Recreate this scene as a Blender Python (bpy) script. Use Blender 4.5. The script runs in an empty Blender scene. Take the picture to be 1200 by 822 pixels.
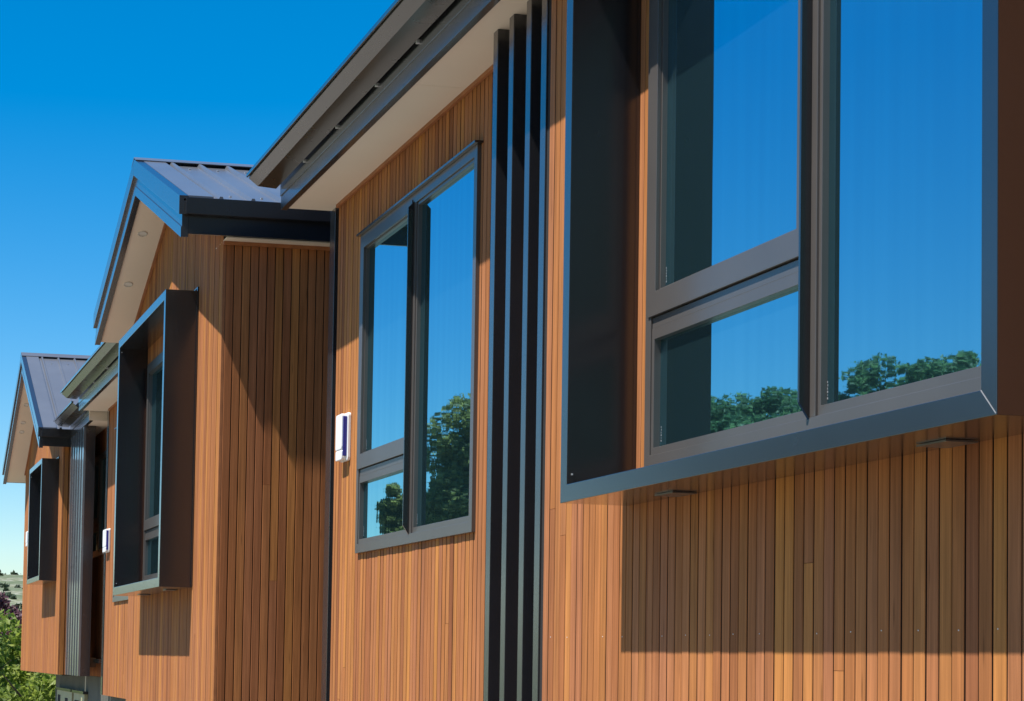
import bpy, bmesh, math, random
import numpy as np
from mathutils import Vector, Matrix
random.seed(7)
rng = np.random.default_rng(7)
ZO = 4.2                       # eye level above the ground; builder heights below are relative to the eye
scene = bpy.context.scene
col = scene.collection

# ------------------------------------------------------------------ materials
def new_mat(name):
    m = bpy.data.materials.new(name); m.use_nodes = True
    nt = m.node_tree; b = nt.nodes['Principled BSDF']
    return m, nt, b

def N(nt, typ, **kw):
    n = nt.nodes.new(typ)
    for k, v in kw.items():
        if k.startswith('i_'):
            n.inputs[k[2:].replace('_', ' ')].default_value = v
        else:
            setattr(n, k, v)
    return n

def mat_plain(name, rgb, rough=0.5, noise=0.10, scale=6.0, metallic=0.0, bump=0.0, bscale=200, spec=0.5):
    m, nt, b = new_mat(name)
    geo = N(nt, 'ShaderNodeNewGeometry')
    n1 = N(nt, 'ShaderNodeTexNoise'); n1.inputs['Scale'].default_value = scale; n1.inputs['Detail'].default_value = 6
    nt.links.new(geo.outputs['Position'], n1.inputs['Vector'])
    mr = N(nt, 'ShaderNodeMapRange')
    mr.inputs['From Min'].default_value = 0.3; mr.inputs['From Max'].default_value = 0.7
    mr.inputs['To Min'].default_value = 1 - noise; mr.inputs['To Max'].default_value = 1 + noise
    nt.links.new(n1.outputs['Fac'], mr.inputs['Value'])
    mul = N(nt, 'ShaderNodeVectorMath', operation='SCALE')
    mul.inputs[0].default_value = rgb
    nt.links.new(mr.outputs['Result'], mul.inputs['Scale'])
    nt.links.new(mul.outputs['Vector'], b.inputs['Base Color'])
    mr2 = N(nt, 'ShaderNodeMapRange')
    mr2.inputs['To Min'].default_value = max(0.02, rough - 0.03); mr2.inputs['To Max'].default_value = rough + 0.03
    n2 = N(nt, 'ShaderNodeTexNoise'); n2.inputs['Scale'].default_value = scale * 3; n2.inputs['Detail'].default_value = 4
    nt.links.new(geo.outputs['Position'], n2.inputs['Vector'])
    nt.links.new(n2.outputs['Fac'], mr2.inputs['Value'])
    nt.links.new(mr2.outputs['Result'], b.inputs['Roughness'])
    b.inputs['Metallic'].default_value = metallic
    b.inputs['Specular IOR Level'].default_value = spec
    if bump:
        n3 = N(nt, 'ShaderNodeTexNoise'); n3.inputs['Scale'].default_value = bscale; n3.inputs['Detail'].default_value = 3
        nt.links.new(geo.outputs['Position'], n3.inputs['Vector'])
        bp = N(nt, 'ShaderNodeBump'); bp.inputs['Strength'].default_value = bump; bp.inputs['Distance'].default_value = 0.002
        nt.links.new(n3.outputs['Fac'], bp.inputs['Height']); nt.links.new(bp.outputs['Normal'], b.inputs['Normal'])
    return m

def mat_wood(name, vary=1.0):
    m, nt, b = new_mat(name)
    geo = N(nt, 'ShaderNodeNewGeometry')
    ramp = N(nt, 'ShaderNodeValToRGB')
    e = ramp.color_ramp.elements
    stops = [(0.0, (.250, .089, .040)), (0.13, (.355, .135, .054)), (0.3, (.430, .166, .054)), (0.46, (.375, .147, .068)),
             (0.62, (.470, .190, .058)), (0.78, (.395, .157, .074)), (0.9, (.535, .222, .058)), (1.0, (.310, .112, .047))]
    e[0].position = stops[0][0]; e[0].color = (*stops[0][1], 1)
    e[1].position = stops[-1][0]; e[1].color = (*stops[-1][1], 1)
    for p, c in stops[1:-1]:
        q = e.new(p); q.color = (*c, 1)
    nt.links.new(geo.outputs['Random Per Island'], ramp.inputs['Fac'])
    # island offset so that the grain never runs on from board to board
    off = N(nt, 'ShaderNodeVectorMath', operation='SCALE'); off.inputs[0].default_value = (37.1, 11.3, 5.7)
    nt.links.new(geo.outputs['Random Per Island'], off.inputs['Scale'])
    add = N(nt, 'ShaderNodeVectorMath', operation='ADD')
    nt.links.new(geo.outputs['Position'], add.inputs[0]); nt.links.new(off.outputs['Vector'], add.inputs[1])
    def stretched(sx, sz, detail, rough=.6):
        mp = N(nt, 'ShaderNodeMapping'); mp.inputs['Scale'].default_value = (sx, sx, sz)
        nt.links.new(add.outputs['Vector'], mp.inputs['Vector'])
        n = N(nt, 'ShaderNodeTexNoise'); n.inputs['Scale'].default_value = 1; n.inputs['Detail'].default_value = detail
        n.inputs['Roughness'].default_value = rough
        nt.links.new(mp.outputs['Vector'], n.inputs['Vector'])
        return n
    g1 = stretched(55, 0.9, 7); g2 = stretched(170, 4.0, 3); g3 = stretched(9, 1.1, 4)
    def rng_(n, lo, hi, a=.3, c=.7):
        r = N(nt, 'ShaderNodeMapRange'); r.inputs['From Min'].default_value = a; r.inputs['From Max'].default_value = c
        r.inputs['To Min'].default_value = lo; r.inputs['To Max'].default_value = hi
        nt.links.new(n.outputs['Fac'], r.inputs['Value']); return r
    r1 = rng_(g1, .74, 1.16); r2 = rng_(g2, .86, 1.10); r3 = rng_(g3, .82, 1.14)
    m1 = N(nt, 'ShaderNodeMath', operation='MULTIPLY'); nt.links.new(r1.outputs[0], m1.inputs[0]); nt.links.new(r2.outputs[0], m1.inputs[1])
    m2 = N(nt, 'ShaderNodeMath', operation='MULTIPLY'); nt.links.new(m1.outputs[0], m2.inputs[0]); nt.links.new(r3.outputs[0], m2.inputs[1])
    # a few small knots
    mpk = N(nt, 'ShaderNodeMapping'); mpk.inputs['Scale'].default_value = (16, 16, 1.6)
    nt.links.new(add.outputs['Vector'], mpk.inputs['Vector'])
    vor = N(nt, 'ShaderNodeTexVoronoi'); vor.inputs['Scale'].default_value = 1.0
    nt.links.new(mpk.outputs['Vector'], vor.inputs['Vector'])
    kr = N(nt, 'ShaderNodeMapRange'); kr.inputs['From Min'].default_value = .03; kr.inputs['From Max'].default_value = .10
    kr.inputs['To Min'].default_value = .62; kr.inputs['To Max'].default_value = 1.0
    nt.links.new(vor.outputs['Distance'], kr.inputs['Value'])
    m3 = N(nt, 'ShaderNodeMath', operation='MULTIPLY'); nt.links.new(m2.outputs[0], m3.inputs[0]); nt.links.new(kr.outputs[0], m3.inputs[1])
    mul = N(nt, 'ShaderNodeVectorMath', operation='SCALE')
    calm = N(nt, 'ShaderNodeMix', data_type='RGBA'); calm.inputs['Factor'].default_value = .15; calm.inputs['B'].default_value = (.395, .150, .058, 1)
    nt.links.new(ramp.outputs['Color'], calm.inputs['A'])
    nt.links.new(calm.outputs['Result'], mul.inputs[0]); nt.links.new(m3.outputs[0], mul.inputs['Scale'])
    # silvered, weathered patches
    wn = N(nt, 'ShaderNodeTexNoise'); wn.inputs['Scale'].default_value = .9; wn.inputs['Detail'].default_value = 5
    nt.links.new(geo.outputs['Position'], wn.inputs['Vector'])
    wr = rng_(wn, 0.0, .22, .5, .75)
    mix = N(nt, 'ShaderNodeMix', data_type='RGBA'); mix.inputs['B'].default_value = (.31, .14, .07, 1)
    nt.links.new(wr.outputs[0], mix.inputs['Factor']); nt.links.new(mul.outputs['Vector'], mix.inputs['A'])
    nt.links.new(mix.outputs['Result'], b.inputs['Base Color'])
    b.inputs['Roughness'].default_value = .68
    b.inputs['Specular IOR Level'].default_value = .06
    bp = N(nt, 'ShaderNodeBump'); bp.inputs['Strength'].default_value = .25; bp.inputs['Distance'].default_value = .0015
    nt.links.new(g2.outputs['Fac'], bp.inputs['Height']); nt.links.new(bp.outputs['Normal'], b.inputs['Normal'])
    return m

def mat_glass(name):
    """Coated double glazing: a dark teal body under a strong, slightly wavy mirror reflection."""
    m, nt, b = new_mat(name)
    out = nt.nodes['Material Output']
    geo = N(nt, 'ShaderNodeNewGeometry')
    b.inputs['Base Color'].default_value = (.014, .035, .043, 1); b.inputs['Roughness'].default_value = .6
    b.inputs['Specular IOR Level'].default_value = 0.0
    gl = N(nt, 'ShaderNodeBsdfGlossy'); gl.inputs['Roughness'].default_value = .012
    smp = N(nt, 'ShaderNodeMapping'); smp.inputs['Scale'].default_value = (14, 14, .35)
    nt.links.new(geo.outputs['Position'], smp.inputs['Vector'])
    sn = N(nt, 'ShaderNodeTexNoise'); sn.inputs['Scale'].default_value = 1; sn.inputs['Detail'].default_value = 4
    nt.links.new(smp.outputs['Vector'], sn.inputs['Vector'])
    smx = N(nt, 'ShaderNodeMix', data_type='RGBA')
    smx.inputs['A'].default_value = (.34, .73, .88, 1); smx.inputs['B'].default_value = (.50, .87, .99, 1)
    nt.links.new(sn.outputs['Fac'], smx.inputs['Factor']); nt.links.new(smx.outputs['Result'], gl.inputs['Color'])
    lw = N(nt, 'ShaderNodeLayerWeight'); lw.inputs['Blend'].default_value = .5
    mr = N(nt, 'ShaderNodeMapRange'); mr.inputs['To Min'].default_value = .40; mr.inputs['To Max'].default_value = .92
    nt.links.new(lw.outputs['Facing'], mr.inputs['Value'])
    mx = N(nt, 'ShaderNodeMixShader')
    nt.links.new(mr.outputs[0], mx.inputs['Fac']); nt.links.new(b.outputs[0], mx.inputs[1]); nt.links.new(gl.outputs[0], mx.inputs[2])
    nt.links.new(mx.outputs[0], out.inputs['Surface'])
    mp = N(nt, 'ShaderNodeMapping'); mp.inputs['Scale'].default_value = (5, 5, 1.0)
    nt.links.new(geo.outputs['Position'], mp.inputs['Vector'])
    n = N(nt, 'ShaderNodeTexNoise'); n.inputs['Scale'].default_value = 1.2; n.inputs['Detail'].default_value = 2
    nt.links.new(mp.outputs['Vector'], n.inputs['Vector'])
    bp = N(nt, 'ShaderNodeBump'); bp.inputs['Strength'].default_value = .2; bp.inputs['Distance'].default_value = .0008
    nt.links.new(n.outputs['Fac'], bp.inputs['Height']); nt.links.new(bp.outputs['Normal'], gl.inputs['Normal'])
    return m

def mat_leaf(name, c1, c2, c3, trans=.3):
    m, nt, b = new_mat(name)
    geo = N(nt, 'ShaderNodeNewGeometry')
    ramp = N(nt, 'ShaderNodeValToRGB'); e = ramp.color_ramp.elements
    e[0].color = (*c1, 1); e[1].color = (*c3, 1); q = e.new(.5); q.color = (*c2, 1)
    nt.links.new(geo.outputs['Random Per Island'], ramp.inputs['Fac'])
    nt.links.new(ramp.outputs['Color'], b.inputs['Base Color'])
    b.inputs['Roughness'].default_value = .55
    out = nt.nodes['Material Output']
    tr = N(nt, 'ShaderNodeBsdfTranslucent'); nt.links.new(ramp.outputs['Color'], tr.inputs['Color'])
    mx = N(nt, 'ShaderNodeMixShader'); mx.inputs['Fac'].default_value = trans
    nt.links.new(b.outputs[0], mx.inputs[1]); nt.links.new(tr.outputs[0], mx.inputs[2])
    nt.links.new(mx.outputs[0], out.inputs['Surface'])
    return m

def mat_hill(name):
    m, nt, b = new_mat(name)
    geo = N(nt, 'ShaderNodeNewGeometry')
    n1 = N(nt, 'ShaderNodeTexNoise'); n1.inputs['Scale'].default_value = .018; n1.inputs['Detail'].default_value = 5
    n2 = N(nt, 'ShaderNodeTexNoise'); n2.inputs['Scale'].default_value = .55; n2.inputs['Detail'].default_value = 6
    wv = N(nt, 'ShaderNodeTexWave'); wv.inputs['Scale'].default_value = .05; wv.inputs['Distortion'].default_value = 2.2
    wv.inputs['Detail'].default_value = 2; wv.inputs['Detail Scale'].default_value = .3; wv.bands_direction = 'Z'
    mpw = N(nt, 'ShaderNodeMapping'); mpw.inputs['Scale'].default_value = (.25, .25, 2.6); mpw.inputs['Rotation'].default_value = (.25, .1, 0)
    nt.links.new(geo.outputs['Position'], mpw.inputs['Vector']); nt.links.new(mpw.outputs['Vector'], wv.inputs['Vector'])
    for n in (n1, n2): nt.links.new(geo.outputs['Position'], n.inputs['Vector'])
    r1 = N(nt, 'ShaderNodeValToRGB'); e = r1.color_ramp.elements
    e[0].position = .36; e[0].color = (.06, .085, .035, 1); e[1].position = .68; e[1].color = (.33, .32, .27, 1); q = e.new(.5); q.color = (.14, .15, .075, 1)
    nt.links.new(n2.outputs['Fac'], r1.inputs['Fac'])
    mx = N(nt, 'ShaderNodeMix', data_type='RGBA'); mx.inputs['B'].default_value = (.065, .095, .035, 1)
    mm = N(nt, 'ShaderNodeMath', operation='MULTIPLY'); mm.inputs[1].default_value = .75
    nt.links.new(wv.outputs['Fac'], mm.inputs[0]); nt.links.new(mm.outputs[0], mx.inputs['Factor'])
    nt.links.new(r1.outputs['Color'], mx.inputs['A'])
    nt.links.new(mx.outputs['Result'], b.inputs['Base Color'])
    b.inputs['Roughness'].default_value = .9
    return m

M = dict(
    wood=mat_wood('timber_cladding'),
    edge=mat_plain('groove_shade_edge', (.030, .014, .008), .7, .15),  # shade of the grooves, put into the colour of the board sides
    back=mat_plain('dark_building_wrap', (.012, .010, .010), .9, .1),
    bead=mat_plain('timber_bead', (.36, .135, .048), .6, .15, 9),
    metal=mat_plain('dark_powdercoat', (.013, .013, .016), .26, .06, 2.5),
    frame=mat_plain('window_frame_powdercoat', (.082, .073, .068), .34, .06, 3),
    trim=mat_plain('edge_trim_powdercoat', (.024, .024, .028), .26, .06, 3),
    screen=mat_plain('zinc_screen', (.135, .142, .155), .28, .05, 2),
    gutter=mat_plain('bronze_gutter', (.036, .033, .024), .28, .10, 2),
    roof=mat_plain('roof_steel', (.112, .119, .136), .34, .10, 1.5),
    soffit=mat_plain('cream_soffit', (.83, .71, .58), .7, .04, 1.2),
    glass=mat_glass('coated_glazing'),
    white=mat_plain('white_plastic', (.80, .80, .80), .35, .03, 5),
    blue=mat_plain('blue_lens', (.020, .030, .22), .25, .05, 5),
    steel=mat_plain('bare_fastener', (.65, .66, .68), .35, .05, 20, metallic=.4),
    seam=mat_plain('bare_aluminium_edge', (.24, .24, .25), .4, .05, 20),
    rim=mat_plain('downlight_rim', (.60, .56, .50), .35, .04, 10),
    lamp=mat_plain('downlight_lens', (.72, .70, .66), .3, .03, 10),
    concrete=mat_plain('grey_green_concrete', (.100, .098, .074), .8, .18, 3, bump=.2, bscale=60),
    pale=mat_plain('pale_frame', (.42, .39, .22), .5, .06, 4),
    ground=mat_plain('street_concrete', (.225, .20, .175), .85, .18, 1.1),
    grass=mat_plain('field_grass', (.075, .11, .035), .9, .35, .4),
    sky_blocker_slope=mat_plain('sky_blocker_cover', (.035, .045, .02), .9, .5, .5),  # dark cover of the added hillside that blocks sky light
    bark=mat_plain('bark', (.10, .075, .055), .9, .3, 9, bump=.5, bscale=25),
    leaf=mat_leaf('lime_leaves', (.09, .15, .02), (.21, .29, .04), (.36, .42, .09), .55),
    leaf_b=mat_leaf('street_tree_leaves', (.07, .15, .075), (.13, .24, .11), (.22, .33, .15), .5),
    leaf_p=mat_leaf('pine_needles', (.16, .165, .055), (.29, .28, .09), (.44, .40, .14), .62),
    leaf_r=mat_leaf('plum_leaves', (.055, .020, .028), (.095, .036, .048), (.15, .06, .075), .25),
    hill=mat_hill('vineyard_hill'),
    hillwood=mat_leaf('far_foliage', (.04, .06, .03), (.06, .085, .04), (.09, .11, .05), .1),
)

for k_, w_ in (('metal', 1.0), ('trim', 1.0), ('frame', .4), ('screen', 1.0), ('gutter', .6), ('roof', .5)):
    b_ = M[k_].node_tree.nodes['Principled BSDF']
    b_.inputs['Coat Weight'].default_value = w_; b_.inputs['Coat Roughness'].default_value = .18

# ------------------------------------------------------------------ mesh builder
class MB:
    def __init__(self): self.v = []; self.f = []; self.mi = []
    def poly(self, vs, faces, mi=0):
        o = len(self.v); self.v += [tuple(p) for p in vs]
        for f in faces: self.f.append([o + i for i in f]); self.mi.append(mi)
        return self
    def box(self, x0, x1, y0, y1, z0, z1, mi=0):
        if x0 > x1: x0, x1 = x1, x0
        if y0 > y1: y0, y1 = y1, y0
        if z0 > z1: z0, z1 = z1, z0
        vs = [(x0,y0,z0),(x1,y0,z0),(x1,y1,z0),(x0,y1,z0),(x0,y0,z1),(x1,y0,z1),(x1,y1,z1),(x0,y1,z1)]
        return self.poly(vs, [(3,2,1,0),(4,5,6,7),(0,1,5,4),(1,2,6,5),(2,3,7,6),(3,0,4,7)], mi)
    def prism(self, prof, fn, a0, a1, mi=0):
        """closed profile [(u,w)...] swept from a0 to a1; fn(a,u,w)->xyz"""
        n = len(prof)
        vs = [fn(a0, u, w) for u, w in prof] + [fn(a1, u, w) for u, w in prof]
        fs = [tuple(range(n))[::-1], tuple(range(n, 2 * n))] + [(i, (i + 1) % n, n + (i + 1) % n, n + i) for i in range(n)]
        return self.poly(vs, fs, mi)
    def tube(self, pts, radii, seg=8, mi=0):
        o = len(self.v)
        for (p, r) in zip(pts, radii):
            for k in range(seg):
                a = 2 * math.pi * k / seg
                self.v.append((p[0] + r * math.cos(a), p[1] + r * math.sin(a), p[2]))
        for j in range(len(pts) - 1):
            for k in range(seg):
                self.f.append([o + j*seg + k, o + j*seg + (k+1) % seg, o + (j+1)*seg + (k+1) % seg, o + (j+1)*seg + k]); self.mi.append(mi)
        return self
    def build(self, name, mats, parent=None, origin=None, bevel=0, smooth=False):
        if not isinstance(mats, (list, tuple)): mats = [mats]
        if parent is not None: org = parent['_o'] if '_o' in parent else (0, 0, 0)
        else: org = origin or (0, 0, 0)
        me = bpy.data.meshes.new(name)
        vs = [(x - org[0], y - org[1], z + ZO - org[2]) for x, y, z in self.v]
        me.from_pydata(vs, [], self.f)
        for m in mats: me.materials.append(m)
        me.polygons.foreach_set('material_index', self.mi)
        bm = bmesh.new(); bm.from_mesh(me)
        bmesh.ops.recalc_face_normals(bm, faces=bm.faces)
        if bevel:
            ed = [e for e in bm.edges if len(e.link_faces) == 2 and e.calc_face_angle(0) > .6]
            bmesh.ops.bevel(bm, geom=ed, offset=bevel, segments=2, affect='EDGES', profile=.6, clamp_overlap=True)
        bm.to_mesh(me); bm.free()
        if smooth: me.polygons.foreach_set('use_smooth', [True] * len(me.polygons))
        o = bpy.data.objects.new(name, me); col.objects.link(o)
        if parent is not None:
            o.parent = parent
            ORG[o.name] = org
        else:
            o.location = org
        o['_o'] = org
        return o
ORG = {}

def thing(name, loc, label, cat, group=None):
    o = bpy.data.objects.new(name, None); col.objects.link(o)
    o.location = loc; o['_o'] = loc; o['label'] = label; o['category'] = cat
    o.empty_display_size = .3
    if group: o['group'] = group
    return o
def tag(o, label, cat, group=None):
    o['label'] = label; o['category'] = cat
    if group: o['group'] = group
    return o

# ------------------------------------------------------------------ building pieces
def subtract(z0, z1, holes):
    segs = [(z0, z1)]
    for h0, h1 in holes:
        out = []
        for s0, s1 in segs:
            if h1 <= s0 or h0 >= s1: out.append((s0, s1)); continue
            if h0 - s0 > .01: out.append((s0, h0))
            if s1 - h1 > .01: out.append((h1, s1))
        segs = out
    return segs

def cladding(parent, axis, a0, a1, plane, z0, ztop, holes=(), pitch=.0665, gap=.0105, label=None, backing=True,
             nails=None, back_depth=.25, joints=.07, name='cladding', inset=0.):
    """vertical boards with open joints over a dark wrap; every board (and every butt-jointed length) its own strip"""
    zt = ztop if callable(ztop) else (lambda a: ztop)
    if axis == 'x': P = lambda a, d, z: (a, plane + d, z)
    else:           P = lambda a, d, z: (plane - d, a, z)
    mb = MB()
    n = max(1, round((a1 - a0) / pitch)); w = (a1 - a0) / n
    c = .0022
    for i in range(n):
        b0 = a0 + i * w + gap / 2; b1 = a0 + (i + 1) * w - gap / 2
        cuts = sorted({b0, b1} | {h for hh in holes for h in hh[:2] if b0 + .004 < h < b1 - .004})
        dj = random.uniform(-.0012, .0012)
        for p0, p1 in zip(cuts[:-1], cuts[1:]):
            mid = (p0 + p1) / 2
            hz = [(h[2], h[3]) for h in holes if h[0] < mid < h[1]]
            top0, top1 = zt(p0), zt(p1)
            for s0, s1 in subtract(z0, max(top0, top1), hz):
                lst = [(s0, s1)]
                if s1 - s0 > 1.1 and random.random() < joints:
                    j = random.uniform(s0 + .25, s1 - .25)
                    lst = [(s0, j - .0008), (j + .0008, s1)]
                for q0, q1 in lst:
                    last = abs(q1 - max(top0, top1)) < 1e-6
                    ta, tb = (top0, top1) if last else (q1, q1)
                    prof = [(p0, -.02), (p0, -c), (p0 + c, 0), (p1 - c, 0), (p1, -c), (p1, -.02)]
                    k = (tb - ta) / (p1 - p0)
                    vs = [P(u, d + dj, q0) for u, d in prof] + [P(u, d + dj, ta + k * (u - p0)) for u, d in prof]
                    m = 6
                    mb.poly(vs, [tuple(range(m))[::-1], tuple(range(m, 2*m)), (5, 0, 6, 11), (1, 2, 8, 7), (2, 3, 9, 8), (3, 4, 10, 9)], 0)
                    mb.poly(vs, [(0, 1, 7, 6), (4, 5, 11, 10)], 3)  # side faces carry the painted groove shade
        if nails and i % 3 == 1 and random.random() < .8:
            u = (b0 + b1) / 2 + random.uniform(-.008, .008); zz = nails + random.uniform(-.004, .004); r = .0032
            if not any(h[0] < u < h[1] and h[2] < zz < h[3] for h in holes):
                vs = [P(u + r * math.cos(t * math.pi / 3), -.001 + dj, zz + r * math.sin(t * math.pi / 3)) for t in range(6)] + \
                     [P(u + .7 * r * math.cos(t * math.pi / 3), .0012 + dj, zz + .7 * r * math.sin(t * math.pi / 3)) for t in range(6)]
                mb.poly(vs, [tuple(range(6, 12))] + [(t, (t+1) % 6, 6 + (t+1) % 6, 6 + t) for t in range(6)], 2)
    if backing:
        ai = a0 + inset
        xs = [ai, a1] if not callable(ztop) else [ai] + [k for k in getattr(ztop, 'knots', []) if ai < k < a1] + [a1]
        tops = [(x, zt(x) - .004) for x in xs]
        prof = [(ai, z0 + .004), (a1, z0 + .004)] + tops[::-1]
        mb.prism(prof, lambda d, u, z: P(u, d, z), -.062, -back_depth, 1)
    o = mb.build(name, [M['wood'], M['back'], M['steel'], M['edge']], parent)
    if label: o['label'] = label
    return o

def rect_ring(mb, x0, x1, z0, z1, tl, tr, tb, tt, y0, y1, mi=0):
    """mitred rectangular ring in the XZ plane, extruded y0..y1 (tl at x0, tr at x1)"""
    I = [(x0 + tl, z0 + tb), (x1 - tr, z0 + tb), (x1 - tr, z1 - tt), (x0 + tl, z1 - tt)]
    O = [(x0, z0), (x1, z0), (x1, z1), (x0, z1)]
    vs = [(x, y, z) for y in (y0, y1) for (x, z) in O + I]
    fs = []
    for k in range(4):
        a, b = k, (k + 1) % 4
        fs += [(a, b, 4 + b, 4 + a), (8 + a, 12 + a, 12 + b, 8 + b), (a, 8 + a, 8 + b, b), (4 + a, 4 + b, 12 + b, 12 + a)]
    mb.poly(vs, fs, mi)

def pane(parent, x0, x1, z0, z1, y):
    return MB().box(x0, x1, y - .006, y, z0, z1).build('pane', M['glass'], parent)

def window(parent, x0, x1, z0, z1, face, xm, zt, fin=True, tall_left=True, label=None, stickers=True):
    """x1 is the far (left in the photo) jamb. Left light: opening sash over a fixed pane; right light: one tall pane."""
    t = .052; fy0 = face - .07; gy = face - .034
    mb = MB()
    rect_ring(mb, x0, x1, z0, z1, t, t, .060, .060, fy0, face)
    # mullion post and transom
    mb.box(xm - .030, xm + .030, fy0, face - .0015, z0 + .060, z1 - .060)
    mb.box(xm + .030, x1 - t, fy0, face - .008, zt - .030, zt + .014)
    w = mb.build('window', M['frame'], parent, bevel=.0018)
    if label: w['label'] = label
    # right light glazing bead + pane
    mb = MB(); rect_ring(mb, x0 + t, xm - .030, z0 + .060, z1 - .060, .020, .020, .034, .020, gy - .004, face - .010)
    mb.build('glazing_bead', M['frame'], w, bevel=.0015)
    pane(w, x0 + t + .016, xm - .044, z0 + .080, z1 - .074, gy)
    # lower left bead + pane
    mb = MB(); rect_ring(mb, xm + .030, x1 - t, z0 + .060, zt - .030, .012, .022, .030, .045, gy - .004, face - .006)
    mb.build('glazing_bead', M['frame'], w, bevel=.0015)
    pane(w, xm + .036, x1 - t - .018, z0 + .084, zt - .066, gy)
    # upper left opening sash
    mb = MB(); rect_ring(mb, xm + .034, x1 - .030, zt + .018, z1 - .030, .060, .074, .098, .066, gy - .004, face + .006)
    rect_ring(mb, xm + .094, x1 - .104, zt + .116, z1 - .096, .006, .008, .010, .008, gy - .003, face - .012)
    mb.build('sash', M['frame'], w, bevel=.0018)
    pane(w, xm + .096, x1 - .106, zt + .118, z1 - .098, gy)
    if fin:
        fx0, fx1 = xm + .006, xm + .018
        prof = [(face - .001, z0 + .052), (face + .037, z0 + .110), (face + .037, z1 - .085), (face - .001, z1 - .045)]
        mb = MB().prism(prof, lambda x, y, z: (x, y, z), fx0, fx1)
        mb.build('mullion_fin', M['metal'], w)
    if stickers:
        for (sx, sz) in ((x1 - t - .036, z0 + .115), (xm - .052, z0 + .115), (x1 - .120, zt + .150)):
            mb = MB()
            for k in range(6):
                mb.box(sx - .004 + .002 * (k % 2), sx + .002 - .002 * (k % 3 == 1), gy + .0004, gy + .0010, sz + .011 * k, sz + .011 * k + .007)
            s = mb.build('glass_stamp', M['seam'], w)
    return w

def surround(parent, x0, x1, z0, z1, yb, yf, t=.070, label=None, mitre=False, brackets=()):
    mb = MB(); rect_ring(mb, x0, x1, z0, z1, t, t, t + .003, t + .003, yb, yf)
    b = mb.build('window_surround', M['metal'], parent, bevel=.0022)
    if label: b['label'] = label
    # screws on the far inner panel and wall flashing round the back
    mb = MB().box(x0 - .022, x0 - .001, yb - .012, yb + .014, z0 + .01, z1 + .02).box(x1 + .001, x1 + .022, yb - .012, yb + .014, z0 + .01, z1 + .02)
    mb.box(x0 - .0215, x1 + .0215, yb - .012, yb + .0135, z1 + .0205, z1 + .03)
    mb.build('flashing', M['metal'], b)
    for (zz, yy) in ((z0 + .115, yf - .022), (z1 - .12, yf - .022)):
        MB().box(x1 - t - .003, x1 - t + .001, yy - .0035, yy + .0035, zz - .0035, zz + .0035).build('screw', M['steel'], b)
    if mitre:
        mb = MB(); w = .0014
        for (xo, zo, xi, zi) in ((x0, z0, x0 + t, z0 + t + .003),):
            d = Vector((xi - xo, zi - zo)).normalized(); nrm = Vector((-d.y, d.x)) * w
            mb.prism([(xo + nrm.x + d.x * .006, zo + nrm.y + d.y * .006), (xo - nrm.x + d.x * .006, zo - nrm.y + d.y * .006), (xi - nrm.x, zi - nrm.y), (xi + nrm.x, zi + nrm.y)],
                     lambda y, x, z: (x, y, z), yf - .002, yf + .0008)
        mb.build('mitre_seam', M['seam'], b)
    for (bx0, bx1, by0, by1) in brackets:
        mb = MB(); mb.box(bx0, bx1, by0, by1, z0 - .007, z0 - .0015)
        mb.build('bracket', M['frame'], b)
    return b

GUT = [(.606, 3.468), (.601, 3.446), (.535, 3.394), (.400, 3.384), (.394, 3.47)]
def eave(parent, x0, x1, dy=0., dz=0., joints=(), clips=(), depth=4.5):
    """soffit, fascia, quad gutter and the metal roof behind it, running along X"""
    z = 3.232 + dz; yo = .375 + dy
    mb = MB(); cuts = [x0] + sorted(joints) + [x1]
    for a, b in zip(cuts[:-1], cuts[1:]): mb.box(a + .0015, b - .0015, -.30, yo - .046, z, z + .009)
    mb.build('soffit', M['soffit'], parent)
    f = MB().box(x0, x1 + .006, yo - .045, yo, z - .012, z + .175)
    f.box(x0, x1 + .006, yo, yo + .007, z + .085, z + .175)
    f.build('fascia', M['trim'], parent, bevel=.002)
    off = .004
    outer = [(y + dy, zz + dz) for y, zz in GUT]
    inner = [(outer[4][0] + off, outer[4][1]), (outer[3][0] + off, outer[3][1] + off), (outer[2][0] - off, outer[2][1] + off),
             (outer[1][0] - off, outer[1][1]), (outer[0][0] - .012, outer[0][1] + .001)]
    mb = MB().prism(outer + inner, lambda x, y, zz: (x, y, zz), x0, x1 + .055)
    # rolled front bead and end cap
    bead = [(outer[0][0] - .004 + .008 * math.cos(a), outer[0][1] + .008 * math.sin(a)) for a in [i * math.pi / 4 for i in range(8)]]
    mb.prism(bead, lambda x, y, zz: (x, y, zz), x0, x1 + .056)
    mb.prism(outer, lambda x, y, zz: (x, y, zz), x1 + .055, x1 + .060)
    g = mb.build('gutter', M['gutter'], parent)
    MB().box(x0, x1 + .058, outer[0][0] + .005, outer[0][0] + .016, outer[0][1] - .016, outer[0][1] + .010).build('rim', M['metal'], g, bevel=.003)
    for cx in clips:
        MB().box(cx - .012, cx + .012, yo + .004, yo + .022, z + .142, z + .160).build('gutter_clip', M['steel'], parent)
    sl = .27
    mb = MB()
    y0, zr0 = yo + .16, z + .225
    prof = [(y0, zr0), (y0, zr0 + .004), (-depth, zr0 + .004 + sl * (y0 + depth)), (-depth, zr0 + sl * (y0 + depth))]
    mb.prism(prof, lambda x, y, zz: (x, y, zz), x0, x1)
    xx = x0 + .1
    while xx < x1 - .05:
        rp = [(y0 - .02, zr0 + .004), (y0 - .02, zr0 + .035), (-depth, zr0 + .035 + sl * (y0 + depth)), (-depth, zr0 + .004 + sl * (y0 + depth))]
        mb.prism(rp, lambda x, y, zz: (x, y, zz), xx, xx + .02); xx += .4
    mb.build('roof', M['roof'], parent)

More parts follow.
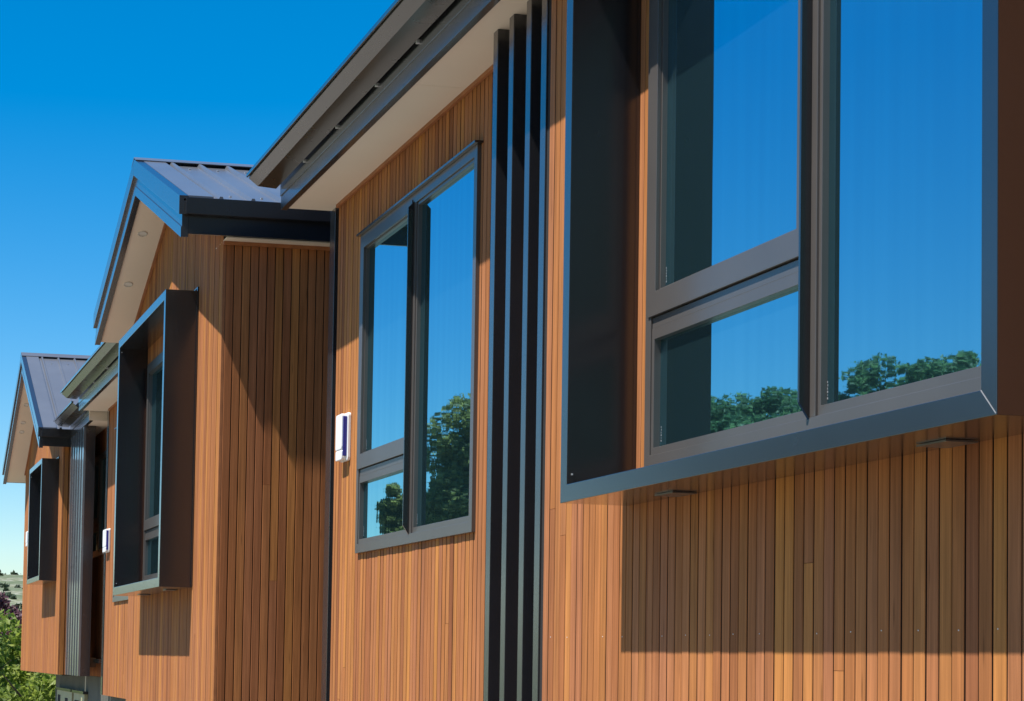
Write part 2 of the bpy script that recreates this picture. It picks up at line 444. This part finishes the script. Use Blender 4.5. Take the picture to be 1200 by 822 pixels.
class Gable:
    """z of the sloping soffit line"""
    def __init__(s, xr, zr, k): s.xr, s.zr, s.k = xr, zr, k; s.knots = [xr]
    def __call__(s, x): return s.zr - s.k * abs(x - s.xr)

def gable_roof(parent, xr, zr, k, xn, xf, ywall, yf, yback, eave_soffit, cap=.125, board=.165, lights=(), wall_near=None, rib=.235):
    """xn / xf near and far eave lines, yf the barge face; zr the top of the ridge line"""
    top = lambda x: zr - k * abs(x - xr)
    def strip(mb, x0, x1, o0, o1, y0, y1, mi=0):   # o0,o1 offsets below the roof top line
        vs = [(x, y, top(x) - o) for y in (y0, y1) for (x, o) in ((x0, o0), (x1, o0), (x1, o1), (x0, o1))]
        mb.poly(vs, [(0,1,2,3),(7,6,5,4),(0,4,5,1),(1,5,6,2),(2,6,7,3),(3,7,4,0)], mi)
    # roof sheets
    mb = MB()
    for (a, b) in ((xn, xr), (xr, xf)): strip(mb, a, b, .012, .028, yback, yf - .01)
    y = yf - .30
    while y > yback:
        for (a, b) in ((xn, xr - .05), (xr + .05, xf)):
            vs = []
            for x in (a, b):
                vs += [(x, y - .024, top(x) - .012), (x, y - .010, top(x) + .018), (x, y + .010, top(x) + .018), (x, y + .024, top(x) - .012)]
            mb.poly(vs, [(3,2,1,0),(4,5,6,7),(0,1,5,4),(1,2,6,5),(2,3,7,6)])
        y -= rib
    for (a, b) in ((xn, xr), (xr, xf)): strip(mb, a, b, -.014, .004, yf - .24, yf - .0455)
    r = mb.build('roof', M['roof'], parent)
    # ridge cap sitting on the ribs
    mb = MB(); hw = .13
    vs = [(x, yy, zz) for yy in (yback, yf + .026) for (x, zz) in ((xr - hw, top(xr - hw) + .024), (xr, zr + .030), (xr + hw, top(xr + hw) + .024), (xr + hw, top(xr + hw) + .018), (xr, zr + .022), (xr - hw, top(xr - hw) + .018))]
    mb.poly(vs, [(5,4,3,2,1,0), (6,7,8,9,10,11)] + [(i, (i+1) % 6, 6 + (i+1) % 6, 6 + i) for i in range(6)])
    mb.build('ridge_cap', M['roof'], r)
    # roof screws
    for x in (xn + .25, xr - .35):
        for q in range(4):
            yy = yf - .17 - q * rib
            MB().box(x - .009, x + .009, yy - .009, yy + .009, top(x) - .0115, top(x) - .003).build('screw', M['steel'], r)
    # barge cap and barge board
    mb = MB()
    for (a, b) in ((xn, xr), (xr, xf)): strip(mb, a, b, -.012, cap, yf - .045, yf + .026)
    mb.build('barge_cap', M['trim'], parent, bevel=.003)
    mb = MB()
    for (a, b) in ((xn + .012, xr), (xr, xf - .012)):
        strip(mb, a, b, cap + .001, cap + board, yf - .05, yf)
        strip(mb, a, b, cap + board * .55, cap + board + .004, yf, yf + .007)
    mb.build('barge_board', M['trim'], parent, bevel=.002)
    # raked soffit
    mb = MB(); so = cap + board - .022
    for (a, b) in ((xn + .03, xr), (xr, xf - .03)): strip(mb, a, b, so - .01, so, ywall - .05, yf - .051)
    mb.build('raked_soffit', M['soffit'], parent)
    # eave: fascia, box gutter, level soffit on the near side; the same on the far side
    ze = top(xn)
    for s, xe in ((1, xn), (-1, xf)):
        f = MB().box(xe + s * .012, xe + s * .032, yback, yf - .0505, ze - cap - board + .034, ze - .03)
        f.build('eave_fascia', M['metal'], parent)
        g = MB().box(xe - s * .032, xe + s * .0115, yback, (yf - .022) if s > 0 else yf - .16, ze - cap, ze - .006)
        g.build('gutter', M['metal'], parent, bevel=.004)
    MB().box(xn + .0325, eave_soffit[0] + .30, yback, ywall - .001, eave_soffit[1], eave_soffit[1] + .009).build('eave_soffit', M['soffit'], parent)
    MB().box(xf - .30, xf - .0325, yback, ywall - .001, eave_soffit[1], eave_soffit[1] + .009).build('eave_soffit', M['soffit'], parent)
    # downlights in the raked soffit
    for (lx, ly) in lights:
        sgn = 1 if lx > xr else -1
        z = top(lx) - so
        d = MB(); nseg = 20
        tx = Vector((1, 0, -k * sgn)).normalized(); ty = Vector((0, 1, 0)); nn = tx.cross(ty); nn = nn if nn.z < 0 else -nn
        c = Vector((lx, ly, z))
        rings = [(.046, .0), (.046, .005), (.038, .007), (.035, .001), (.0, .001)]
        vs = []
        for rad, o in rings[:-1]:
            for q in range(nseg):
                a = 2 * math.pi * q / nseg
                vs.append(c + tx * rad * math.cos(a) + ty * rad * math.sin(a) + nn * o)
        fs = []
        for j in range(3):
            for q in range(nseg): fs.append((j*nseg + q, j*nseg + (q+1) % nseg, (j+1)*nseg + (q+1) % nseg, (j+1)*nseg + q))
        d.poly(vs, fs)
        d.poly(vs[3*nseg:], [tuple(range(nseg))], 1)
        d.build('downlight', [M['rim'], M['lamp']], parent)

def bead_x(parent, x0, x1, y, z, h=.024, w=.022):
    return MB().box(x0, x1, y + .0015, y + w, z - h, z - .001).build('timber_bead', M['bead'], parent)

def corner_trim(parent, x0, x1, y0, y1, z0, z1):
    return MB().box(x0, x1, y0, y1, z0, z1).build('corner_trim', M['trim'], parent, bevel=.003)

ZB = -.51       # underside of the upper storey
GRP = 'townhouses in the timber clad row'

# ================================================================== HOUSE 1: the nearest (fins, flat window, boxed window)
h1 = thing('townhouse', (7.5, 0, 0), 'nearest timber house with dark upright fins between flush and boxed windows', 'house', GRP)
A1W = (9.905, 12.272, .722, 2.858)
cladding(h1, 'x', 8.60, 12.942, 0., ZB, 3.232, [A1W], pitch=.0665)
NW = (4.68, 7.283, .800, 2.955)
cladding(h1, 'x', 1.60, 8.440, .17, ZB, 3.232, [NW], pitch=.0668, gap=.0070, nails=.135, back_depth=.45)
# step between the two wall planes, and corner trims
MB().box(8.440, 8.541, -.20, .1685, ZB + .002, 3.231).build('wall_return', M['back'], h1)
corner_trim(h1, 8.472, 8.5425, .166, .178, ZB, 3.2315)
corner_trim(h1, 13.024, 13.166, -.03, .004, ZB, 3.2315)
MB().box(12.9425, 13.166, -.24, -.031, ZB + .002, 3.231).build('wall_return', M['back'], h1)
bead_x(h1, 9.2, 12.94, 0., 3.232)
bead_x(h1, 1.6, 8.44, .17, 3.232)
eave(h1, 1.6, 13.137, joints=[10.12 - 2.4 * 3, 10.12 - 4.8, 7.72, 10.12], clips=[9.05, 9.85, 10.65, 11.55, 12.4])
for fx in (9.123, 8.890, 8.648):
    MB().box(fx, fx + .066, .0015, .19, ZB, 3.2312).build('fin', M['trim'], h1, bevel=.003)
w = window(h1, *A1W[:2], *A1W[2:], .022, 11.055, 1.262, label='flush window with a pine mirrored in its glass')
MB().box(9.875, 12.285, -.01, .048, 2.8585, 2.871).build('head_flashing', M['metal'], w)
window(h1, *NW[:2], *NW[2:], .192, 5.945, 1.405, label='large window set back in the boxed surround')
surround(h1, 4.476, 7.478, .676, 3.075, .1715, .470, label='deep dark box around the largest window', mitre=True,
         brackets=((4.976, 5.128, .20, .30), (6.775, 6.935, .20, .30)))
MB().box(1.6, 13.16, -7.0, -.26, ZB, 4.2).build('house_body', M['back'], h1)
MB().box(1.9, 13.16, -6.8, -.105, -ZO, ZB - .002).build('base_wall', M['concrete'], h1)
MB().box(1.6, 12.94, -.255, -.02, ZB - .012, ZB - .003).build('underside', M['metal'], h1)

# ================================================================== HOUSE 2: the gabled one in the middle
h2 = thing('townhouse', (18.5, 0, 0), 'middle gabled house with a raked cream soffit and tall boxed window', 'house', GRP)
K = 1.0822                     # the gable stands beyond a narrow gap, a little farther off than the first house's end
sx = lambda x: x * K
sy = lambda y: 3.4 - (3.4 - y) * K
sz = lambda z: z * K
GW = sx(13.168); GY = sy(.783); GB = -.55
so2 = Gable(sx(15.25), sz(4.072 - .265), .3725)
B2W = (sx(14.30), sx(16.36), sz(.620), sz(2.56))
cladding(h2, 'x', GW + .001, sx(17.30), GY, GB, so2, [B2W], pitch=.0665, back_depth=1.0, inset=.13)
cladding(h2, 'y', -.50, GY - .023, GW, GB, sz(2.975), pitch=.0672, gap=.0062, back_depth=.12, joints=.15)
MB().box(GW + .0015, GW + .022, GY - .0225, GY - .0025, GB, sz(2.975)).build('corner_post', M['bead'], h2)
gable_roof(h2, sx(15.25), sz(4.072), .3725, sx(13.02), sx(17.59), GY, sy(1.135) - .026, -4.0, (GW, sz(2.975)), lights=((sx(15.81), sy(.96)), (sx(16.58), sy(.96))), cap=.135, board=.175, rib=.25)
# beads under the soffits
mb = MB()
for a, b in ((GW + .002, sx(15.25)), (sx(15.25), sx(17.30))):
    vs = [(x, y, so2(x) - o) for y in (GY + .0015, GY + .023) for (x, o) in ((a, .001), (b, .001), (b, .026), (a, .026))]
    mb.poly(vs, [(0,1,2,3),(7,6,5,4),(0,4,5,1),(1,5,6,2),(2,6,7,3),(3,7,4,0)])
mb.build('timber_bead', M['bead'], h2)
MB().box(GW - .022, GW - .0015, -.40, GY, sz(2.975) - .027, sz(2.975) - .001).build('timber_bead', M['bead'], h2)
window(h2, *B2W[:2], *B2W[2:], GY + .022, sx(15.30), sz(1.08), stickers=False, label='window inside the middle boxed surround')
surround(h2, sx(14.080), sx(16.540), sz(.530), sz(2.790), GY + .0015, sy(1.038), t=.074, label='dark box around the middle window', brackets=((sx(14.55), sx(14.70), GY + .03, GY + .13), (sx(15.85), sx(16.0), GY + .03, GY + .13)))
MB().box(GW + .21, sx(17.30), -7.0, -.5105, GB, 3.2).build('house_body', M['back'], h2)
MB().box(sx(17.2), sx(17.2995), -.50, GY - .06, GB, sz(2.95)).build('wall_return', M['back'], h2)
MB().box(13.17, GW + .20, -1.60, -1.50, GB, 3.3).build('wall_return', M['back'], h2)
A2W = (21.25, 23.66, .676, 2.862)
cladding(h2, 'x', sx(17.301), 24.50, 0., ZB, 3.232, [A2W], pitch=.0665)
corner_trim(h2, 24.545, 24.690, -.03, .004, ZB, 3.2315)
bead_x(h2, sx(17.301), 24.50, 0., 3.232)
eave(h2, 19.1, 24.76, joints=[22.2], clips=[22.0, 23.2])
w = window(h2, *A2W[:2], *A2W[2:], .022, 22.4, 1.22, stickers=False, label='flush window half hidden by the middle boxed window')
MB().box(21.2, 23.68, -.01, .048, 2.8625, 2.875).build('head_flashing', M['metal'], w)
MB().box(18.73, 24.685, -7.0, -.2605, ZB, 4.2).build('house_body', M['back'], h2)
MB().box(13.1605, 24.68, -6.8, -.1055, -ZO, ZB - .002).build('base_wall', M['concrete'], h2)
MB().box(GW + .02, sx(17.28), -.10, GY - .02, GB - .012, GB - .003).build('underside', M['metal'], h2)

# ================================================================== HOUSE 3: the far gable with the ribbed screen
h3 = thing('townhouse', (29.0, 0, 0), 'farthest gabled house with a ribbed metal screen beside it', 'house', GRP)
ZC = -.285
so3 = Gable(30.0, 4.775 - .265, .505)
B3W = (27.75, 29.25, 1.16, 2.78)
cladding(h3, 'x', 27.121, 32.75, .30, ZC, so3, [B3W], pitch=.066, back_depth=.5, inset=.13)
cladding(h3, 'y', -.20, .278, 27.12, ZC, 3.03, pitch=.066, back_depth=.12)
MB().box(27.1215, 27.14, .2785, .2985, ZC, 3.03).build('corner_post', M['bead'], h3)
gable_roof(h3, 30.0, 4.775, .505, 26.96, 33.04, .30, .66, -4.0, (27.12, 3.03), lights=((30.85, .50), (31.32, .50), (31.57, .50)), rib=.26)
mb = MB()
for a, b in ((27.12, 30.0), (30.0, 32.75)):
    vs = [(x, y, so3(x) - o) for y in (.3015, .323) for (x, o) in ((a, .001), (b, .001), (b, .026), (a, .026))]
    mb.poly(vs, [(0,1,2,3),(7,6,5,4),(0,4,5,1),(1,5,6,2),(2,6,7,3),(3,7,4,0)])
mb.build('timber_bead', M['bead'], h3)
window(h3, *B3W[:2], *B3W[2:], .322, 28.5, 1.60, stickers=False, label='window inside the farthest boxed surround')
surround(h3, 27.575, 29.42, 1.078, 2.872, .3015, .555, label='dark box around the farthest window')
MB().box(27.26, 32.74, -7.0, -.21, ZC, 3.0).build('house_body', M['back'], h3)
MB().box(27.14, 32.73, -.209, .235, ZC - .012, ZC - .003).build('underside', M['metal'], h3)
# recessed bay between the two houses
RW = (25.25, 26.66, 1.37, 2.78)
cladding(h3, 'x', 24.70, 27.10, -.10, ZC, 3.11, [RW], pitch=.0665, back_depth=.2)
window(h3, *RW[:2], *RW[2:], -.078, 25.9, 1.8, stickers=False, fin=False, label='dark window behind the ribbed screen')
eave(h3, 24.80, 26.90, dy=-.150, dz=-.120, depth=4.4)
MB().box(24.785, 24.798, -.30, .232, 3.108, 3.36).build('soffit_end', M['soffit'], h3)
MB().box(24.70, 27.25, -7.0, -.3005, ZC, 4.0).build('house_body', M['back'], h3)
# ribbed metal screen standing off the wall
mb = MB().box(25.39, 26.98, .06, .190, ZC + .004, 3.105, 1)
for i in range(6):
    x = 25.40 + i * .272
    mb.box(x, x + .135, .188, .218, ZC + .004, 3.105)
s = mb.build('ribbed_screen', [M['screen'], M['trim']], h3)
mb = MB().box(25.30, 26.40, -.098, -.050, -.105, -.045); mb.box(25.60, 25.66, -.05, .0595, -.16, -.03)
mb.build('screen_bracket', M['metal'], s)
MB().box(24.685, 30.86, -6.8, -.1045, -ZO, ZC - .004).build('base_wall', M['concrete'], h3)
for (bx0, bx1, np_) in ((28.25, 30.20, 2), (26.78, 28.02, 1)):
    mb = MB().box(bx0, bx1, -.104, -.055, -1.75, -.555)
    g = mb.build('base_window', M['pale'], h3)
    pw = (bx1 - bx0) / np_
    for q in range(np_):
        MB().box(bx0 + q * pw + .50, bx0 + (q + 1) * pw - .13, -.056, -.052, -1.70, -.66 + .03 * q).build('pane', M['back'], g)
    MB().box(bx0 - .03, bx1 + .06, -.104, -.03, -.5545, -.515).build('lintel', M['metal'], g)

# ------------------------------------------------------------------ alarm boxes
def alarm_box(x0, x1, z0, z1, y, label):
    cx = (x0 + x1) / 2; h = z1 - z0; wdt = x1 - x0
    t = thing('alarm_box', (cx, y, z0 + ZO), label, 'alarm box', 'alarm boxes on the timber walls')
    def rounded(px0, px1, pz0, pz1, r, n=5):
        pts = []
        for (ccx, ccz, a0) in ((px1 - r, pz1 - r, 0), (px0 + r, pz1 - r, 90), (px0 + r, pz0 + r, 180), (px1 - r, pz0 + r, 270)):
            for k in range(n + 1):
                a = math.radians(a0 + 90 * k / n); pts.append((ccx + r * math.cos(a), ccz + r * math.sin(a)))
        return pts
    f = lambda yy, x, z: (x, yy, z)
    MB().prism(rounded(x0, x1, z0, z1, .022), f, y + .002, y + .022).build('back_plate', M['white'], t, bevel=.003)
    MB().prism(rounded(x0 + .035, x1 - .004, z0 + .235 * h, z1 - .006, .018), f, y + .0225, y + .058).build('cover', M['white'], t, bevel=.005)
    MB().prism(rounded(x0 + .035, x1 - .004, z0 + .006, z0 + .225 * h, .014), f, y + .0225, y + .056).build('battery_cover', M['white'], t, bevel=.004)
    MB().box(x0 + .022, x0 + .0335, y + .0225, y + .050, z0 + .03, z1 - .025).build('strobe_lens', M['blue'], t, bevel=.004)
    return t
alarm_box(12.500, 12.700, 1.372, 1.700, 0., 'white alarm box with a blue lens left of the pine mirroring window')
alarm_box(24.12, 24.45, 1.335, 1.640, 0., 'white alarm box near the middle boxed window of the gabled house')
alarm_box(31.55, 31.85, 1.80, 2.06, .30, 'tiny white alarm box on the farthest gable wall')

# ------------------------------------------------------------------ ground, hill
def structure(o): o['kind'] = 'structure'; return o
mb = MB(); S = 3000
mb.poly([(-S, -S, -ZO), (S, -S, -ZO), (S, S, -ZO), (-S, S, -ZO)], [(0, 1, 2, 3)])
structure(mb.build('ground', M['grass']))
mb = MB().poly([(-60, -1.5, -ZO + .006), (62, -1.5, -ZO + .006), (62, 13, -ZO + .006), (-60, 13, -ZO + .006)], [(0, 1, 2, 3)])
structure(mb.build('street', M['ground']))
# rolling hill behind the row
nx, ny = 60, 90
vs, fs = [], []
for i in range(nx):
    for j in range(ny):
        x = 170 + i * 14; y = -620 + j * 14
        u = min(1, max(0, (x - 175) / 430)); u = u * u * (3 - 2 * u)
        fall = 1 - max(0, (x - 660) / 500)
        h = u * fall * (23.8 + 3.0 * math.sin(y * .012 + 1.0) + 2.0 * math.sin(y * .03 + x * .01) + 1.2 * math.sin(x * .04 + y * .02))
        h *= min(1, max(0, (320 - y) / 260)) ** .7 if y > 60 else 1
        vs.append((x, y, -ZO - .8 + (h + ZO) * (1 if u > 0 else 0) + (0 if u > 0 else 0)))
for i in range(nx - 1):
    for j in range(ny - 1):
        a = i * ny + j; fs.append((a, a + ny, a + ny + 1, a + 1))
hill = MB().poly(vs, fs)
structure(hill.build('hill', M['hill'], smooth=True))

# unseen hillside added behind the camera to block sky light
vs, fs = [], []
for i in range(22):
    for j in range(40):
        x = -13 - i * 3; y = -70 + j * 5
        u = min(1, i / 15); u = u * u * (3 - 2 * u)
        vs.append((x, y, -ZO - .5 + u * (33 + 3 * math.sin(y * .07) + 1.5 * math.sin(x * .2 + y * .13)) + .35 * math.sin(x * 1.7 + y * 2.3)))
for i in range(21):
    for j in range(39):
        a = i * 40 + j; fs.append((a, a + 1, a + 41, a + 40))
structure(MB().poly(vs, fs).build('sky_blocker_slope', M['sky_blocker_slope'], smooth=True))

# ------------------------------------------------------------------ trees
def leaf_cloud(pts, size, elong=1.5, up=0.0):
    """numpy leaf quads (slightly folded into two triangles) at the given points"""
    n = len(pts)
    a = rng.normal(size=(n, 3)); a[:, 2] = a[:, 2] * (1 - up); a /= np.linalg.norm(a, axis=1)[:, None]
    b = rng.normal(size=(n, 3)); b -= (b * a).sum(1)[:, None] * a; b /= np.linalg.norm(b, axis=1)[:, None]
    s = size * rng.uniform(.6, 1.35, n)[:, None]
    c = np.cross(a, b)
    p0 = pts - a * s * elong / 2; p2 = pts + a * s * elong / 2
    p1 = pts + b * s * .42 + c * s * .12; p3 = pts - b * s * .42 + c * s * .12
    V = np.stack([p0, p1, p2, p3], 1).reshape(-1, 3)
    F = [(4*i, 4*i+1, 4*i+2, 4*i+3) for i in range(n)]
    return V, F

def clump_points(center, radii, nclump, nleaf, csize, flat=.8, shell=.55):
    c = rng.normal(size=(nclump, 3)); c /= np.linalg.norm(c, axis=1)[:, None]
    r = rng.uniform(shell, 1.0, nclump) ** .7
    cc = c * r[:, None] * np.array(radii) + np.array(center)
    w = rng.uniform(.55, 1.3, nclump)
    idx = rng.choice(nclump, nleaf, p=w / w.sum())
    d = rng.normal(size=(nleaf, 3)); d /= np.linalg.norm(d, axis=1)[:, None]
    rad = csize * w[idx] * rng.uniform(.25, 1.0, nleaf) ** .5
    return cc[idx] + d * rad[:, None] * np.array([1, 1, flat])

def tree(name, x, y, ztop, zlow, rx, ry, leafmat, label, group=None, nclump=40, nleaf=5000, leaf=.12, csize=.5, trunk=.16, shell=.5, fill=None, cat='tree'):
    """ztop / zlow: crown top and bottom relative to the eye"""
    t = thing(name, (x, y, 0), label, cat, group)
    cz = (ztop + zlow) / 2; rz = (ztop - zlow) / 2
    mb = MB(); base = -ZO
    n = 7; jig = [(random.uniform(-.12, .12), random.uniform(-.12, .12)) for _ in range(n)]
    pts = [(x + jig[i][0] * i / n, y + jig[i][1] * i / n, base + (cz + rz * .5 - base) * i / (n - 1)) for i in range(n)]
    mb.tube(pts, [trunk * (1.25 if i == 0 else 1 - .8 * i / (n - 1)) for i in range(n)], 10)
    for q in range(9):
        a = random.uniform(0, 2 * math.pi); h = random.uniform(.35, .95)
        p0 = pts[min(n - 1, int(h * (n - 1)))]
        L = random.uniform(.45, .85); e = random.uniform(.15, .75)
        seq = [(p0[0] + L * rx * f * math.cos(a), p0[1] + L * ry * f * math.sin(a), p0[2] + L * rz * f * e) for f in (0, .35, .7, 1)]
        mb.tube(seq, [trunk * .42, trunk * .3, trunk * .18, trunk * .06], 7)
    mb.build('trunk', M['bark'], t, smooth=True)
    P = clump_points((x, y, cz), (max(.1, rx - csize * .6), max(.1, ry - csize * .6), max(.1, rz - csize * .6)), nclump, nleaf, csize, shell=shell)
    P[:, 2] = np.maximum(P[:, 2], -ZO + .05)
    V, F = leaf_cloud(P, leaf)
    mb = MB(); mb.v = [tuple(v) for v in V]; mb.f = F; mb.mi = [0] * len(F)
    # leaves are loose quads: skip normal recalculation by direct build
    me = bpy.data.meshes.new('crown')
    off = np.array([x, y, -ZO])
    me.from_pydata((V - off).tolist(), [], F); me.materials.append(leafmat)
    o = bpy.data.objects.new('crown', me); col.objects.link(o); o.parent = t
    return t

# leafy trees at the end of the row, lower left of the photo
G = 'lime green trees at the end of the row'
tree('leafy_tree', 38.6, -.9, .95, -4.0, 1.5, 1.7, M['leaf'], 'lime green leafy tree directly below the farthest house corner', G, nclump=60, nleaf=9000, leaf=.10, csize=.42, shell=.35)
tree('leafy_tree', 41.0, 1.0, 1.50, -4.0, 1.7, 1.9, M['leaf'], 'lime green leafy tree at the very left edge', G, nclump=60, nleaf=9000, leaf=.11, csize=.48, shell=.35)
tree('leafy_tree', 43.5, -1.3, 1.5, -4.0, 1.9, 2.0, M['leaf'], 'lime green leafy tree behind the other two at the row end', G, nclump=50, nleaf=8000, leaf=.12, csize=.5, shell=.35)
tree('plum_tree', 74.0, -3.3, 2.95, -3.2, 3.2, 2.6, M['leaf_r'], 'dark purple leaved tree above the lime green trees', None, nclump=60, nleaf=14000, leaf=.14, csize=.7, shell=.2)
# trees across the street, seen only in the window glass
pine_defs = [(48.05, 12.8, 7.35, .6, 1.4, 1.4, .55), (49.82, 11.4, 4.95, 2.2, .48, .48, .24), (48.75, 12.2, 5.2, 1.2, .7, .7, .36)]
PL = ['tall olive green pine mirrored in the flush window', 'small bushy pine mirrored in the lower left light of the flush window', 'medium olive pine mirrored left of the tallest one in the flush window']
for d, l in zip(pine_defs, PL):
    tree('pine_tree', *d[:2], d[2], d[3], d[4], d[5], M['leaf_p'], l, 'pines across the street', nclump=90 if d[4] > 1 else 40, nleaf=int(14000 + 22000 * (d[4] > 1.2)), leaf=.105, csize=d[6], trunk=.14, shell=.1)
SL = ['green street tree mirrored farthest left in the large boxed window', 'green street tree mirrored in the lower left light of the large boxed window',
      'green street tree mirrored just left of the mullion of the large boxed window', 'green street tree mirrored just right of the mullion of the large boxed window',
      'tallest green street tree mirrored in the right light of the large boxed window', 'green street tree mirrored at the right edge of the large boxed window']
for (x, y, zt, r), l in zip(((56.6, 23.7, 9.0, 1.9), (55.4, 25.2, 9.15, 2.1), (54.2, 26.5, 9.45, 2.2), (53.2, 27.8, 9.7, 2.2), (51.9, 29.2, 10.15, 2.0), (50.7, 30.9, 10.05, 2.2)), SL):
    tree('street_tree', x, y, zt, 3.0, r, r, M['leaf_b'], l, 'street trees across the road', nclump=220, nleaf=34000, leaf=.13, csize=.48, trunk=.2, shell=.2)
# wood along the hill crest: one mass far away
P = []
for k in range(160):
    yy = -110 + 150 * k / 160 + random.uniform(-2, 2); xx = 640 + random.uniform(-25, 10)
    r_ = random.uniform(1.0, 2.6)
    hz = 22.0 + 3.0 * math.sin(yy * .012 + 1.0)
    q = rng.normal(size=(60, 3)) * np.array([r_, r_, r_ * .7]) * .6 + np.array([xx, yy, hz + r_ * .4]); P.append(q)
def hill_z(x, y):
    u = min(1, max(0, (x - 175) / 430)); u = u * u * (3 - 2 * u)
    h = u * (1 - max(0, (x - 660) / 500)) * (23.8 + 3.0 * math.sin(y * .012 + 1.0) + 2.0 * math.sin(y * .03 + x * .01) + 1.2 * math.sin(x * .04 + y * .02))
    return -.8 + h
for k in range(40):
    xx = random.uniform(330, 640); yy = 3.4 - xx * random.uniform(.070, .105)
    r_ = random.uniform(.35, 1.1) * xx / 450
    P.append(rng.normal(size=(34, 3)) * np.array([r_, r_, r_ * .6]) * .6 + np.array([xx, yy, hill_z(xx, yy) + r_ * .35]))
P = np.concatenate(P); V, F = leaf_cloud(P, .8)
me = bpy.data.meshes.new('far_wood'); me.from_pydata((V + np.array([0, 0, ZO])).tolist(), [], F); me.materials.append(M['hillwood'])
o = bpy.data.objects.new('far_wood', me); col.objects.link(o); o['kind'] = 'stuff'; o['label'] = 'dark line of trees along the hill crest'; o['category'] = 'wood'

# ------------------------------------------------------------------ light
sdir = Vector((-.21, 1.0, 2.04)).normalized()
sun = bpy.data.lights.new('sun', 'SUN'); sun.energy = 5.0; sun.angle = math.radians(.53); sun.color = (1, .955, .88)
so = bpy.data.objects.new('sun', sun); col.objects.link(so); so.location = (0, 20, 40)
so.rotation_euler = (-sdir).to_track_quat('-Z', 'Y').to_euler()
wd = bpy.data.worlds.new('World'); scene.world = wd; wd.use_nodes = True
nt = wd.node_tree; bg = nt.nodes['Background']
sky = nt.nodes.new('ShaderNodeTexSky'); sky.sky_type = 'NISHITA'; sky.sun_disc = False
sky.sun_elevation = math.asin(sdir.z); sky.sun_rotation = math.atan2(sdir.x, sdir.y)
sky.altitude = 300; sky.air_density = 1.0; sky.dust_density = .4; sky.ozone_density = 3.0
hs = nt.nodes.new('ShaderNodeHueSaturation'); hs.inputs['Saturation'].default_value = 1.55; hs.inputs['Hue'].default_value = .497; hs.inputs['Value'].default_value = 1.12
nt.links.new(sky.outputs[0], hs.inputs['Color']); nt.links.new(hs.outputs[0], bg.inputs['Color'])
bg.inputs['Strength'].default_value = .085

# ------------------------------------------------------------------ camera
f, yaw, pitch, roll, cx, cy = 2222.025, -0.149631, 0.046272, 0.024181, 150., 666.441
fw = Vector((math.cos(yaw) * math.cos(pitch), math.sin(yaw) * math.cos(pitch), math.sin(pitch)))
r = fw.cross(Vector((0, 0, 1))).normalized(); u = r.cross(fw)
c, s = math.cos(roll), math.sin(roll)
r2 = c * r + s * u; u2 = -s * r + c * u
cam = bpy.data.cameras.new('camera'); co = bpy.data.objects.new('camera', cam); col.objects.link(co)
co.matrix_world = Matrix(((r2.x, u2.x, -fw.x, 0), (r2.y, u2.y, -fw.y, 3.4), (r2.z, u2.z, -fw.z, ZO), (0, 0, 0, 1)))
cam.sensor_width = 36; cam.lens = f / 1200 * 36
cam.shift_x = (600 - cx) / 1200; cam.shift_y = (cy - 411) / 1200
cam.clip_start = .1; cam.clip_end = 6000
scene.camera = co

for ob in bpy.data.objects:
    if '_o' in ob: del ob['_o']
vs_ = scene.view_settings
vs_.view_transform = 'Standard'; vs_.look = 'None'; vs_.gamma = 1; vs_.use_curve_mapping = False
vs_.exposure = .75
scene.render.engine = 'CYCLES'
scene.cycles.max_bounces = 8; scene.cycles.diffuse_bounces = 4; scene.cycles.glossy_bounces = 5
